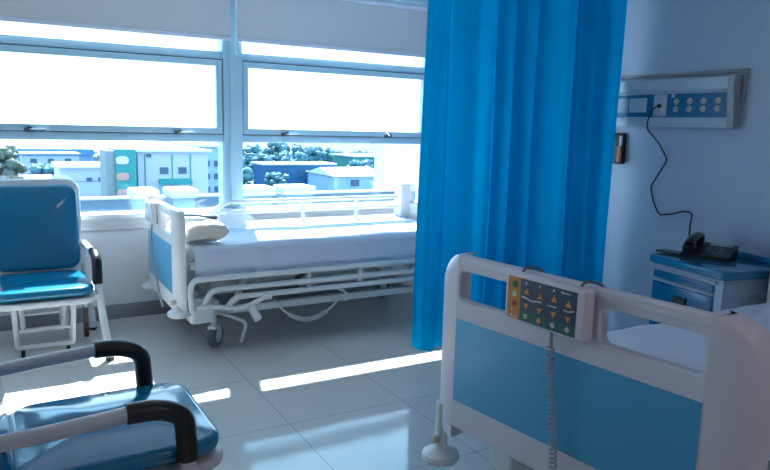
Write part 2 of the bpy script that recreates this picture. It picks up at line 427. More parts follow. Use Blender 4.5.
FAR = T(.93, 4.705, 0)
bed, LB, zd = make_bed('hospital_bed', 'white hospital bed with blue footboard panel under the windows, sunlit sheets', FAR, .93, .955, .70, .84, hz=1.0, hW=.98, dp=.07, pw=.085, L=2.28)
# lowered guard rail on near side (y = -.50)
yy = -.485
zr = (.505, .432, .372)
g = MB()
g.tube([(.10, yy, .30), (.085, yy, .42), (.105, yy, zr[0]), (LB-.42, yy, zr[0]), (LB-.30, yy, zr[0]+.06)], .019, .04)
g.tube([(.16, yy, .31), (.225, yy-.005, zr[1]), (LB-.28, yy-.005, zr[1])], .019, .04)
g.tube([(.31, yy-.01, .29), (.375, yy-.012, zr[2]), (LB-.28, yy-.012, zr[2])], .019, .04)
g.tube([(.12, yy-.01, .325), (.24, yy-.02, .325), (.40, yy-.025, .285), (.58, yy-.025, .355)], .016, .08)
for x in (.9, 1.3, LB-.5): g.box(x-.012, x+.012, yy-.012, yy+.02, zr[2]-.02, zr[0])
for x in (.25, LB-.5): g.box(x-.02, x+.02, yy, yy+.075, zr[2]-.06, zr[2]-.02); 
gr = g.build('guard_rail', M['steel_white'], bed); gr['label'] = 'lowered guard rail on the near side'
MB().rbox(.028, .016, .058, .024, .008, 0, T(.50, yy-.03, .255) @ RY(-28)).tube([(.545, yy-.02, .345), (.515, yy-.03, .30)], .012).build('release_paddle', M['plastic'], gr)
MB().rbox(.035, .02, .02, .01, .008, 0, T(.585, yy-.025, .358)).build('joint_block', M['plastic'], gr)
MB().tube([(.30, yy+.08, .25), (.46, yy+.0, .19), (.415, yy+.0, .055)], .011, .05, flat=1.6).build('brake_pedal', M['steel_white'], bed)
# raised guard rail on window side
yy = .455
g = MB()
x0, x1 = .80, 2.16
g.tube([(.36, yy, .60), (.38, yy, .76), (.62, yy, .885), (LB-.06, yy, .885), (LB+.03, yy, .80), (LB+.035, yy, .62)][:5], .018, .05)
g.tube([(LB-.05, yy, .885), (LB+.0-.02, yy, .85), (LB-.015, yy, .60)], .017, .04)
for z in (.80, .715, .64): g.tube([(.46, yy, z), (LB-.02, yy, z)], .014)
for x in (.75, 1.25, 1.75): g.box(x-.012, x+.012, yy-.012, yy+.012, .50, .88)
g2 = g.build('guard_rail', M['steel_white'], bed); g2['label'] = 'raised guard rail on the window side'
# hanging coiled cable
pts = []
for k in range(15):
    t = k/14; pts.append((.64+.50*t, -.50, .325-.155*sin(pi*t)**.8-.02*t))
cb = MB().coil(pts[3:12], .014, .004, 26)
cb.tube(pts[:4], .007).tube(pts[11:], .007)
cb.tube([(1.13, -.5, .30), (1.18, -.5, .26), (1.22, -.5, .29), (1.16, -.5, .34), (1.10, -.49, .36)], .008, .03)
cb.build('hanging_cable', M['plastic'], bed)

def sheet_mesh(x0, x1, hw, z, drop, seed, amp=.006, dropx=.10):
    m = MB(); nx = 90; pr = []
    ny = 30
    for j in range(11): pr.append((-hw-.012, z-drop+drop*j/11*.97, -1))
    for j in range(ny+1): pr.append((-hw+2*hw*j/ny, z+.004, 0))
    for j in range(11): pr.append((hw+.012, z-(drop)*(j+1)/11*.97, 1))
    vs = []
    for i in range(nx+1):
        x = x0+(x1-x0)*i/nx
        for (y, zz, sd) in pr:
            nn = noise.noise(Vector((x*3+seed, y*5, zz*4)))
            n3 = noise.noise(Vector((x*9+seed+y*4, y*2, 3)))
            if sd == 0: vs.append((x, y, zz+amp*(nn+.5*n3)+amp*.6))
            else:
                k = (z-zz)/drop
                vs.append((x, y+sd*(.012+.010*k+.012*k*max(-.6, nn+n3)), zz+.02*k*noise.noise(Vector((x*2+seed, 0, 9)))))
    n = len(pr); fs = []
    for i in range(nx):
        for j in range(n-1): fs.append((i*n+j, (i+1)*n+j, (i+1)*n+j+1, i*n+j+1))
    o = len(vs)   # thickness: second skin
    vs2 = [(v[0], v[1]*.992, v[2]-.003) for v in vs]
    return m.add(vs+vs2, fs+[tuple(reversed([k+o for k in f])) for f in fs])
mt = tag(MB().rbox((LB-.30)/2+.06, .41, .055, .05, .03, 0, FAR @ T(LB/2, 0, .645)).build('mattress', M['mattress']),
         'pale mattress on the bed under the windows', 'mattress')
sh = sheet_mesh(.13, LB-.10, .425, .702, .205, 3.1, amp=.008)
for i in range(len(sh.v)): sh.v[i] = FAR @ sh.v[i]
tag(sh.build('bed_sheet', M['sheet'], ang=80), 'pale blue-white sheet draped over the mattress by the windows', 'sheet')

# pillow & bag on far bed
def pillow_mesh(a, b, h, seed):
    m = MB(); N = 26; vs = []; fs = []
    for side in (1, -1):
        for i in range(N+1):
            for j in range(N+1):
                u = -1+2*i/N; v = -1+2*j/N
                e = (max(0, 1-u**4)*max(0, 1-v**4))**.45
                px = a*u*(1-.06*(1-abs(v))); py = b*v*(1-.06*(1-abs(u)))
                z = side*h*e*(.9+.25*noise.noise(Vector((u*2+seed, v*2, side)))) + h
                if side < 0: z = max(z, .15*h)
                vs.append((px, py, z))
    n = N+1
    for s in (0, 1):
        for i in range(N):
            for j in range(N):
                q = [s*n*n+i*n+j, s*n*n+(i+1)*n+j, s*n*n+(i+1)*n+j+1, s*n*n+i*n+j+1]
                fs.append(tuple(q if s == 0 else reversed(q)))
    return m.add(vs, fs)
p = root('pillow', 'cream pillow with a grey-edged open end at the foot of the window-side bed', 'pillow', T(1.14, 4.50, .715) @ RZ(4))
MB_p = pillow_mesh(.145, .22, .080, 2.0); MB_p.build('pillow_body', M['pillow'], p, 80)
MB().tube([(-.10, .03, .166), (-.04, -.03, .172), (.02, -.07, .168), (.07, -.10, .160)], .007, .04, flat=1.6).build('grey_edge', M['greycloth'], p)
MB().rbox(.028, .018, .010, .012, .008, 0, T(.075, -.10, .160) @ RZ(-30)).build('strap_end', M['greycloth'], p)
bgm = pillow_mesh(.17, .15, .06, 8.0)
for i, v in enumerate(bgm.v):
    bgm.v[i] = T(1.44, 4.88, .722) @ RZ(25) @ (v+Vector((0, 0, .02*noise.noise(v*18))))
tag(bgm.build('plastic_bag', M['bag'], ang=25), 'crumpled clear plastic bag beside the pillow on the far bed', 'bag')

# foreground bed
NEAR = T(1.50, 1.49, 0)
bed2, LN, zd2 = make_bed('hospital_bed', 'white hospital bed with broad blue footboard panel in the foreground', NEAR, 1.20, 1.045, .66, .78, hW=.86, dp=.10, pw=.13, toe=7.5, L=1.98, bz=.255)
for o in bed2.children:
    pass
for sy in (-1, 1):
    g = MB(); y2 = sy*.46
    g.tube([(.25, y2, .34), (.27, y2, .50), (LN-.3, y2, .50), (LN-.28, y2, .34)], .018, .04)
    g.tube([(.27, y2, .42), (LN-.3, y2, .42)], .015)
    g.box(.6, .64, min(y2, y2-sy*.08), max(y2, y2-sy*.08), .40, .44); g.box(1.4, 1.44, min(y2, y2-sy*.08), max(y2, y2-sy*.08), .40, .44)
    g.build('guard_rail', M['steel_white'], bed2)
tag(MB().rbox((LN-.26)/2+.05, .385, .05, .05, .03, 0, NEAR @ T(LN/2, 0, .62)).build('mattress', M['mattress']),
    'pale mattress on the foreground bed behind the large footboard', 'mattress')
sh = sheet_mesh(.16, LN-.12, .39, .672, .14, 11.3, amp=.012)
for i in range(len(sh.v)): sh.v[i] = NEAR @ sh.v[i]
tag(sh.build('bed_sheet', M['sheet'], ang=80), 'rumpled white sheet on the foreground bed behind the large footboard', 'sheet')

# ------------------------------------------------------------------ bed remotes
def remote(mtx, w, h, d, label, full=True):
    r = root('bed_remote', label, 'remote control', mtx)
    MB().rbox(w/2, h/2, d/2, .014, .012, 0, T(0, 0, d/2)).build('body', M['plastic_warm'] if full else M['plastic'], r)
    for sx in (-1, 1):
        MB().tube([(sx*w*.36, h*.3, d*.25), (sx*w*.36-.0, h/2+.004, d*.3), (sx*w*.36+.0, h/2+.012, -.002), (sx*w*.36+.02, h/2+.014, -.03), (sx*w*.36+.03, h/2-.006, -.058)], .0045, .02, n=8).build('hook', M['rubber'], r)
    if not full:
        MB().box(-w*.36, w*.36, -h*.38, h*.38, d, d+.002).build('keypad', M['unit_grey'], r)
        return r
    z = d+.0005
    x0, x1, y0, y1 = -w*.455, w*.40, -h*.44, h*.42
    xs = x0+.2*(x1-x0)
    yg = y0+.24*(y1-y0)
    k = MB().box(xs, x1, yg, y1, d-.002, d+.0012).build('keypad', M['keynavy'], r)
    MB().box(x0, xs, y0, y1, d-.002, d+.0012).build('keypad_strip', M['orange'], r)
    MB().box(xs, x1, y0, yg, d-.002, d+.0012).build('keypad_band', M['keygreen'], r)
    zt = d+.0012
    def tri(cx, cy, s, up, m_, nm='button'):
        a = 1 if up else -1
        pts = [(cx-s, cy-a*s*.75), (cx+s, cy-a*s*.75), (cx, cy+a*s*1.0)]
        if a < 0: pts.reverse()
        MB().plate([pts], .003, .0006, T(0, 0, zt+.0012)).build(nm, M[m_], r)
    def disc(cx, cy, s, m_): MB().cyl(s, 0, .003, T(cx, cy, zt-.0002), b=.0008).build('button', M[m_], r)
    cw = (x1-xs)/4
    for c_ in range(4):
        cx = xs+cw*(c_+.5)
        tri(cx, y1-.038-.004*(c_ % 2), .0115, True, 'keyorange'); tri(cx, y1-.086-.002*(c_ % 2), .0105, False, 'keyorange')
        cy = y0+.018
        if c_ == 1: tri(cx, cy, .010, True, 'dotgreen'); 
        MB().box(-.0078, .0078, -.0078, .0078, 0, .003, T(cx, cy, zt-.0002) @ RZ((0, 45, 40, 45)[c_]), b=.0012).build('button', M['socket' if c_ != 1 else 'keyorange'], r)
        if c_ < 3: MB().box(-.003, .003, -.004, .004, 0, .001, T(cx-.004, y1-.012, zt)).build('icon', M['keywhite'], r)
    MB().tube([(xs+.008, y1-.058, zt+.001), (xs+.03, y1-.060, zt+.001), (xs+.05, y1-.066, zt+.001), (xs+.07, y1-.060, zt+.001), (xs+.09, y1-.060, zt+.001)], .0028, .01, n=6).build('pictogram', M['keywhite'], r)
    MB().tube([(xs+.115, y1-.062, zt+.001), (xs+.15, y1-.062, zt+.001)], .0018, n=6).build('pictogram', M['keywhite'], r)
    MB().tube([(xs+cw*3+.01, y1-.062, zt+.001), (xs+cw*3+.025, y1-.065, zt+.001), (xs+cw*4-.006, y1-.058, zt+.001)], .0018, .005, n=6).build('pictogram', M['keywhite'], r)
    lg = MB()
    for q, (a, b_) in enumerate(((0, .008), (.011, .003), (.016, .003), (.021, .003), (.026, .003), (.031, .003))): lg.box(a, a+b_, -.0028 if q == 0 else -.0018, .0028 if q == 0 else .0018, 0, .001, T(xs+cw*3-.002, y1-.011, zt))
    lg.build('small_print', M['keywhite'], r)
    sx_ = (x0+xs)/2+.004
    disc(sx_, y1-.024, .0115, 'dotgreen'); disc(sx_, y1-.056, .009, 'keywhite'); disc(sx_, y1-.088, .0095, 'dotred')
    MB().box(-.0035, .0035, -.001, .001, .0028, .0036, T(sx_, y1-.056, zt)).box(-.001, .001, -.0035, .0035, .0028, .0036, T(sx_, y1-.056, zt)).build('plus_mark', M['cordgrey'], r)
    tri(sx_-.010, y0+.010, .005, True, 'keywhite', 'icon'); tri(sx_+.011, y0+.008, .005, True, 'keywhite', 'icon'); tri(sx_-.008, y0+.026, .004, False, 'keywhite', 'icon')
    return r
RC = T(1.488, 1.520, .966) @ RZ(5) @ FX
rm = remote(RC, .328, .160, .045, 'bed remote with orange triangle buttons hung on the foreground footboard')
# its coiled cord: local right,up,out
cd = MB(); cd.tube([(.02, -.084, .018), (.02, -.11, .018), (.024, -.135, .02)], .006, n=8)
cd.coil([(.024, -.13, .024), (.030, -.20, .026), (.045, -.30, .026), (.060, -.42, .026), (.072, -.55, .026), (.08, -.66, .026)], .0105, .0036, 36)
cd.build('coiled_cord', M['cordgrey'], rm)
R2 = T(.925, 4.665+.17, .875) @ FX
r2 = remote(R2, .24, .155, .04, 'small grey-white remote hung on the footboard of the window-side bed', False)
MB().tube([(.04, -.07, .02), (.05, -.14, .03), (.08, -.30, .03), (.16, -.45, .02), (.26, -.56, .02), (.33, -.60, .02)], .007, .05).build('cord', M['unit_grey'], r2)

# ------------------------------------------------------------------ chairs
def make_chair(mtx, label, under=False, up=0., ah=0.):
    r = root('sleeper_chair', label, 'chair', mtx)
    sp = MB().rbox(.30, .285, .030, .10, .026, .024, T(.005, 0, .452+up), nc=8, nv=6).build('seat_pad', M['vinyl'], r, 60)
    MB().rbox(.310, .290, .018, .10, .012, 0, T(.005, 0, .393+up), nc=8).build('seat_frame', M['steel_white'] if under else M['tube_grey'], r)
    B = T(-.325, 0, .445) @ RY(-10)
    MB().rbox(.290, .265, .030, .075, .028, .015, B @ T(.02, 0, .315) @ RY(90) , nc=8, nv=6).build('back_pad', M['vinyl'], r, 60)
    MB().rbox(.322, .288, .022, .09, .018, 0, B @ T(-.022, 0, .330) @ RY(90), nc=8).build('back_shell', M['steel_white'], r)
    fm = M['steel_white'] if under else M['tube_grey']
    for sy in (-1, 1):
        y = sy*.313
        arm = MB().tube([(-.42, y*.93, .635), (-.20, y, .650-ah), (.03, y, .665-ah)], .0235, .06, n=14)
        arm.tube([(.165, y, .50), (.18, y, .44), (.36, y*1.10, .012)], .0235, .03, n=14, flat=1.0)
        arm.tube([(-.42, y*.93, .612), (-.38, y*.93, .46), (-.32, y, .36), (-.36, y*1.05, .012)], .0225, .05, n=12)
        arm.box(-.33, .24, min(y-sy*.055, y), max(y-sy*.055, y), .365, .40)
        ao = arm.build('arm_frame', fm, r)
        gp = MB().tube([(-.0, y, .665-ah), (.09, y, .664-ah), (.165, y, .63-ah), (.174, y, .487-ah)], .031, .10, n=18, fs_=10)
        gp.build('armrest_grip', M['black'], r)
        for fx, fk in ((.36, 1.10), (-.36, 1.05)): MB().cyl(.027, 0, .02, T(fx, y*fk, 0), b=.004).build('foot_cap', M['black'], ao)
    # nested pull-out frames
    for k, (xf, xb, hw, zb, zt_) in enumerate(((.10, -.24, .158, .065, .375), (-.06, -.28, .118, .13, .375))):
        f = MB()
        f.tube([(xf+.03, -hw-.012, zt_), (xf, -hw, zb), (xf, hw, zb), (xf+.03, hw+.012, zt_)], .017, .012, n=8)
        f.tube([(xf+.01, -hw, zb+.11), (xf+.01, hw, zb+.11)], .010, n=8)
        f.tube([(xb, -hw, zt_), (xb, -hw, zb), (xf, -hw, zb)], .012, .012, n=8); f.tube([(xb, hw, zt_), (xb, hw, zb), (xf, hw, zb)], .012, .012, n=8)
        fo = f.build('pull_out_frame', fm, r)
        if k == 0:
            for sy in (-1, 1):
                MB().cyl(.022, -.01, .01, T(xf, sy*hw*.82, .022) @ RX(90)).box(xf-.006, xf+.006, sy*hw*.82-.012, sy*hw*.82+.012, .022, .06).build('caster', M['black'], fo)
    f = MB()
    for z, x in ((.335, -.12), (.27, -.2)): f.tube([(x, -.27, z), (x, .27, z)], .016, n=8)
    for sy in (-1, 1): f.box(-.24, -.16, sy*.27-.01, sy*.27+.01, .22, .375)
    f.build('under_frame', fm, r)
    for sy in (-1, 1):
        MB().cyl(.03, -.012, .012, T(-.20, sy*.27, .03) @ RX(90)).box(-.215, -.185, sy*.27-.015, sy*.27+.015, .03, .22).build('rear_caster', M['black'], r)
    if under:
        MB().rbox(.14, .19, .018, .02, .01, 0, T(-.14, -.0, .355)).build('folded_cushion', M['magenta'], r)
    return r
make_chair(T(.205, 4.75, 0) @ RZ(-90), 'blue vinyl sleeper chair with white frame and black armrests facing from the windows', True, -.012, .03)
make_chair(T(.275, 2.262, 0) @ RZ(1), 'blue padded sleeper chair with grey tube arms and black grips in the foreground', False, .035)

# ------------------------------------------------------------------ curtain
def curtain():
    A = Vector((2.235, 3.42)); B = Vector((3.57, 3.16)); n = 520; m = MB(); vs = []
    d = (B-A).normalized(); q = Vector((-d.y, d.x)); zs = [.115+(2.56-.115)*(k/36) for k in range(37)]
    random.seed(5)
    ph = [0]; 
    for i in range(n): ph.append(ph[-1]+(1+.55*sin(i*.031+1)+.35*sin(i*.071))/n)
    for i in range(n+1):
        u = i/n; p = ph[i]/ph[-1]
        for k, z in enumerate(zs):
            t = k/36
            a = .078*(1-.35*t)*(.75+.35*sin(p*23+2))
            w = sin(p*2*pi*7+.35*sin(z*1.1)+.6)+.30*sin(p*2*pi*15.5+z*.5)+.10*sin(p*2*pi*27+1.5+z*.6)
            sway = .012*sin(z*2.1+p*6)*(1-t)
            s_ = u+(.010*cos(p*2*pi*7+.6))*1.
            base = A+d*(s_*(B-A).length*(1.0)-(.03*(1-t) if u < .08 else 0)*(1-u/.08 if u < .08 else 0))+q*(a*w+sway)
            vs.append((base.x+.014*(t-.5)*0, base.y, z))
    N = len(zs); fs = []
    for i in range(n):
        for k in range(N-1): fs.append((i*N+k, (i+1)*N+k, (i+1)*N+k+1, i*N+k+1))
    return m.add(vs, fs)
cu = root('privacy_curtain', 'bright blue pleated privacy curtain hanging between the two beds', 'curtain', I4)
co = curtain().build('curtain_cloth', M['curtain'], cu, 180)
sd = co.modifiers.new('thick', 'SOLIDIFY'); sd.thickness = .0015
hm = MB(); random.seed(5)
tr = MB().box(2.0, 3.70, -.015, .015, 0, .03, T(0, 0, 0))
ck = root('curtain_track', 'white ceiling track carrying the blue curtain', 'curtain track', T(2.15, 3.434, 2.60) @ RZ(-10.9))
MB().box(-.1, 1.55, -.016, .016, 0, .040).build('rail', M['steel_white'], ck)
g = MB()
for k in range(14): 
    g.tube([(.08+k*.10, 0, .0), (.08+k*.10, 0, -.045)], .004, n=6)
g.build('hooks', M['steel_white'], ck)['kind'] = 'stuff'

# ------------------------------------------------------------------ bedhead service unit on right wall
U = T(3.70, 0, 0) @ FX      # local x = -worldY, y = z, z(out) = 3.70 - worldX
un = root('bedhead_unit', 'long white wall unit with blue socket strip above the telephone', 'wall unit', T(3.70, 2.43, 1.694) @ FX)
# local x: negative = further along +Y
def prism(x0, x1, prof):   # prof in (y up, z out)
    vs = [(x, a, b) for x in (x0, x1) for a, b in prof]; n = len(prof)
    fs = [(i, (i+1) % n, n+(i+1) % n, n+i) for i in range(n)]+[tuple(range(n-1, -1, -1)), tuple(range(n, 2*n))]
    return vs, fs
LU = -2.35
MB().add(*prism(LU, 0, [(-.15, .001), (-.15, .062), (-.105, .078), (-.095, .070), (.052, .070), (.07, .088), (.135, .092), (.135, .001)])).build('housing', M['unit_white'], un)
MB().add(*prism(.0, .04, [(-.155, .001), (-.155, .064), (.07, .094), (.145, .094), (.145, .001)])).build('end_cap', M['unit_grey'], un)
MB().box(LU, -.004, -.092, .049, .069, .0735).build('socket_strip', M['unit_blue'], un)
for cx in (-.338, -.245, -.153, -.060):
    for cy in (.003, -.043):
        so = MB().cyl(.019, .073, .080, T(cx, cy, 0), b=.003, n=20).build('socket', M['socket'], un)
        so_ = MB()
        for a in (0, 120, 240): so_.cyl(.0035, .0795, .0815, T(cx, cy, 0) @ RZ(a) @ T(.009, 0, 0), n=8)
        so_.build('contact_holes', M['unit_blue'], so)
pl = MB().box(-.502, -.405, -.087, .047, .0735, .080, b=.003).build('switch_plate', M['unit_white'], un)
for cy in (-.060, .020): MB().cyl(.006, .079, .0825, T(-.453, cy, 0)).build('screw', M['unit_grey'], pl)
MB().cyl(.012, .079, .095, T(-.453, -.022, 0), b=.002).build('plug', M['black_plastic'], pl)
MB().box(-.375, -.352, .025, .06, .0735, .080, b=.002).build('indicator_tab', M['unit_white'], un)
for x0, x1 in ((-.69, -.555), (-.79, -.70), (-.93, -.80), (-1.40, -1.25), (-1.24, -1.10)):
    MB().box(x0, x1, -.062, .028, .0735, .082, b=.004).build('blank_plate', M['unit_white'], un)
# thin conduit frame on wall just above the unit
cn = root('wall_conduit', 'thin grey wall conduit running above the bedhead unit', 'conduit', T(3.70, 2.465, 1.697) @ FX)
MB().box(-2.3, .095, .158, .178, .0, .022, b=.003).box(.075, .095, .0, .158, .0, .022, b=.003).build('conduit', M['unit_grey'], cn)

# telephone cable from the plate down to the phone
cp = [(3.603, 2.883, 1.672), (3.585, 2.90, 1.655), (3.590, 2.935, 1.60), (3.600, 2.955, 1.535), (3.665, 2.90, 1.44), (3.665, 2.825, 1.338), (3.665, 2.88, 1.25), (3.665, 2.934, 1.158), (3.665, 2.90, 1.06), (3.66, 2.847, .986),
      (3.66, 2.77, 1.0), (3.655, 2.66, 1.035), (3.65, 2.60, 1.03), (3.60, 2.575, .97), (3.54, 2.53, .90), (3.47, 2.46, .865)]
tag(MB().tube(cp, .0052, .03, n=8).build('telephone_cable', M['black_plastic']), 'thin black cable looping down the wall from the socket strip to the telephone', 'cable')

# thermometer holder on wall beside the curtain
hd = root('wall_holder', 'small black wall holder with an orange-brown device beside the curtain edge', 'holder', T(3.70, 3.235, 1.39) @ FX)
MB().box(-.06, .050, -.10, .11, 0, .030, b=.008).build('holder_body', M['black_plastic'], hd)
MB().box(.018, .048, -.09, .02, .03, .055, b=.008).build('device', M['seat_pink'], hd)
MB().box(.022, .044, .022, .09, .03, .045, b=.006).build('device_top', M['unit_white'], hd)

# ------------------------------------------------------------------ nightstand
ns = root('bedside_cabinet', 'blue and pale grey bedside cabinet under the telephone by the right wall', 'cabinet', T(3.165, 2.268, 0) @ RZ(-9) @ Matrix.Diagonal((1, 1, 1.02, 1)))
# local x to wall, y lateral +-.25
MB().box(.012, .475, -.245, .245, .07, .765, b=.006).build('body', M['cabwhite'], ns)
MB().rbox(.250, .268, .022, .03, .010, 0, T(.235, 0, .787)).build('top_slab', M['cabtop'], ns)
MB().tube([(.47, -.255, .822), (.47, .255, .822)], .012, n=8).box(.44, .485, -.26, .26, .805, .822).build('top_rim', M['cabtop'], ns)
MB().box(.0, .012, -.205, .235, .735, .748, b=.002).build('front_trim', M['cabwhite'], ns)
d1 = MB().box(-.002, .014, -.195, .225, .69, .728, b=.004).build('pull_shelf', M['cabblue'], ns)
MB().box(-.006, .012, -.195, .225, .672, .682, b=.002).build('front_trim', M['cabwhite'], ns)
d2 = MB().box(-.004, .014, -.195, .225, .46, .668, b=.005).build('drawer', M['cabblue'], ns)
MB().rbox(.012, .045, .018, .01, .006, 0, T(-.008, .01, .60)).build('handle', M['black_plastic'], d2)
d3 = MB().box(-.004, .014, -.195, .225, .09, .452, b=.005).build('door', M['cabblue'], ns)
MB().tube([(-.008, -.14, .445), (-.010, .0, .40), (-.008, .18, .385)], .006, .05, n=6).build('handle', M['cabwhite'], d3)
MB().box(.2, .27, -.2475, -.244, .66, .675, b=.001).build('side_recess', M['unit_grey'], ns)
for x in (.06, .42):
    for y in (-.2, .2):
        MB().cyl(.035, -.012, .012, T(x, y, .035) @ RX(90)).cyl(.012, .035, .075, T(x, y, 0)).build('caster', M['black_plastic'], ns)

# telephone
ph = root('telephone', 'black desk telephone with cradled handset on the bedside cabinet', 'telephone', T(3.42, 2.31, .8255) @ RZ(-68) @ Matrix.Diagonal((1.25, 1.25, .9, 1)))
pm = MB(); 
vs, fs = prism(-.10, .10, [(0, .085), (0, -.085), (.070, -.085), (.078, -.078), (.028, .085)])
A2 = Matrix(((1, 0, 0, 0), (0, 0, -1, 0), (0, 1, 0, 0), (0, 0, 0, 1)))
pm.add(vs, fs, A2); bo = pm.build('base', M['black_plastic'], ph)
SL = A2 @ T(0, .056, .0) @ RX(-1)
# slope plane frame for keys
ang = math.degrees(math.atan2(.05, .163))
KF = T(0, 0, .055) @ RX(ang)
for i in range(3):
    for j in range(4):
        MB().box(-.008, .008, -.006, .006, 0, .004, KF @ T(.0+i*.024, -.05+j*.022, .0)).build('key', M['rubber'], bo)
MB().box(-.01, .085, .045, .07, .0, .003, KF).build('display', M['cordgrey'], bo)
hs = MB().tube([(-.068, -.085, .085), (-.068, -.05, .103), (-.068, .0, .115), (-.068, .05, .122), (-.068, .09, .118)], .017, .03, n=12, flat=1.3)
hs.rbox(.027, .027, .020, .02, .010, 0, T(-.068, -.075, .062) @ RX(15)); hs.rbox(.027, .027, .022, .02, .010, 0, T(-.068, .075, .098) @ RX(18))
hs.build('handset', M['black_plastic'], ph)
# flat black thing beside the phone
tag(MB().rbox(.045, .085, .006, .012, .004, 0, T(3.33, 2.475, .8315) @ RZ(4)).build('cable_adapter', M['black_plastic']),
    'flat black adapter lying beside the telephone on the cabinet', 'adapter')

# ------------------------------------------------------------------ outside
ZG = -8.
struct(MB().box(-60, 110, 20, 230, ZG-.3, ZG).build('ground', M['ground']), 'hazy city ground outside')
struct(MB().box(-3000, 4000, 230, 6000, ZG-1, ZG-.6).build('ground_bay', M['bay']), 'far bay plane beyond the city, haze painted into its pale colour')
# nearby terrace roof
struct(MB().box(-4, 7.9, 7.0, 12.0, -.6, -.22).build('terrace_roof', M['terrace']), 'flat terrace roof outside the windows')
struct(MB().box(-4, 7.9, 12.0, 12.12, -.6, .17).build('terrace_parapet', M['parapet']), 'blue-grey parapet of the terrace')
tag(MB().box(-4, 7.9, 11.97, 12.15, .172, .215, b=.01).build('parapet_coping', M['concrete']), 'white coping line running along the parapet outside', 'coping')
for k, (x0, x1, lb) in enumerate(((1.55, 1.90, 'white flat-topped rooftop unit outside, leftmost of the four'), (2.03, 2.43, 'white flat-topped rooftop unit outside, just left of the mullion'),
                    (3.07, 3.57, 'white flat-topped rooftop unit outside, just right of the mullion'), (3.69, 4.22, 'white flat-topped rooftop unit outside, rightmost of the four'))):
    r = root('rooftop_unit', lb, 'rooftop unit', T((x0+x1)/2, 9.7, -.22), 'rooftop units on the terrace')
    h = (x1-x0)/2
    MB().box(-h, h, -.25, .25, .66, .79, b=.03).build('hood', M['hood'], r)
    MB().box(-h+.05, h-.05, -.2, .2, 0, .67).build('base', M['b_pale'], r)
    for j in range(4): MB().box(-h+.07, h-.07, -.215, -.2, .1+j*.1, .16+j*.1).build('louvre', M['b_white'], r)

def building(name, label, x0, x1, y, dep, z1, wall, roof='b_roof', wins=(), z0=ZG, cat='building', ov=.25, rz=0, rth=.25):
    cx = (x0+x1)/2; r = root(name, label, cat, T(cx, y, z0) @ RZ(rz)); h = (x1-x0)/2; H_ = z1-z0
    MB().box(-h, h, 0, dep, 0, H_).build('wall', M[wall], r)
    MB().box(-h-ov, h+ov, -ov, dep+ov, H_, H_+rth).build('roof', M[roof], r)
    for (u, v, ww, hh) in wins:      # fractions along width, depth below top
        f = MB().box(-h+u*2*h-ww/2, -h+u*2*h+ww/2, -.08, .0, H_-v-hh, H_-v).build('window', M['b_glass'], r)
    return r
b = building('warehouse', 'long blue-walled warehouse behind the back chair in the left window', -2, 13.6, 120, 18, -4.4, 'b_bluewall', 'b_blue', [(.55+.09*k, 2, .9, 1.6) for k in range(5)], rth=1.0)
MB().box(-7.5, 7.5, -.2, 0, 1.2, 2.2).build('blue_band', M['b_blue'], b)
b = building('low_building', 'long white flat-roofed low building in the left window', 5.1, 9.2, 70, 8, -3.15, 'b_white', 'b_roof', [(.6, .9, .5, .35), (.85, .9, .5, .35)], rth=.16)
MB().box(-2.04, 2.04, -.06, 0, 3.55, 3.63).build('ledge', M['b_bluewall'], b)
building('street_house', 'small blue house between the tree and the white low building', 2.2, 4.6, 72, 6, -4.6, 'b_bluewall', 'b_white', [(.3, .8, .5, .5), (.7, .8, .5, .5)])
r = root('sign_tower', 'tall teal and grey tower with round salmon panels outside', 'building', T(6.9, 46.5, ZG))
MB().box(-.85, -.3, 0, 3, 0, 7.5).build('grey_side', M['b_grey'], r)
MB().box(-.3, .95, -.2, 3, 0, 7.62).build('teal_side', M['b_teal'], r)
for k in range(4): MB().rbox(.40, .26, .06, .24, .05, 0, T(.1, -.25, 6.9-k*1.05) @ RX(90)).build('round_panel', M['b_salmon'] if k else M['concrete'], r)
b = building('apartment_block', 'pale pinkish block with a teal awning outside the left window', 8.25, 13.0, 48, 9, -.62, 'b_pink', 'b_roof', [(.36, 1.05, .55, .45), (.62, 1.05, .55, .45), (.15, .15, .3, .2)], rth=.15)
MB().add(*prism(-1.05, 1.15, [(5.35, 0), (5.55, 0), (5.30, .5), (5.2, .5)]), A2).build('awning', M['b_teal'], b)
MB().box(-1.0, 1.1, -.04, 0, 4.2, 5.2).build('shopfront', M['b_pale'], b)
for x in (-.15, 1.1, -1.95): MB().box(x, x+.07, -.05, 0, 3.5, 7.2).build('downpipe', M['b_teal'], b)
building('apartment_block', 'pale blue block with a column of small windows beside the mullion', 15.0, 17.6, 60, 8, -.7, 'b_pale', 'b_roof', [(.45, 1.2+k*1.15, .45, .5) for k in range(4)]+[(.75, 1.2+k*1.15, .3, .5) for k in range(4)], rth=.2)
for k, (x, y) in enumerate(((5.0, 66), (6.0, 62.5), (7.4, 66), (8.6, 62.5))):
    r = root('parked_car', 'small white parked car in the street before the low white building', 'car', T(x, y, ZG), 'parked cars outside')
    MB().box(-.9, .9, -.7, .7, .25, .9, b=.12).box(-.55, .6, -.6, .6, .88, 1.4, b=.12).build('body', M['car'], r)
    w_ = MB()
    for sx in (-.6, .6): w_.cyl(.3, -.72, .72, T(sx, 0, .3) @ RX(90), n=12)
    w_.build('wheel', M['black'], r)
building('long_shed', 'long deep-blue building under the trees in the right window', 28.6, 38.2, 80, 4, -3.6, 'b_deep', 'b_roof', [(.1+.2*k, .6, .5, .9) for k in range(5)], rth=.2)
b = building('block_house', 'small pale blue house with dark square windows in the right window', 34.0, 38.6, 74.4, 4.6, -4.4, 'b_pale', 'b_white', [(.3, .5, .4, .4), (.75, .5, .4, .4)], rth=.12)
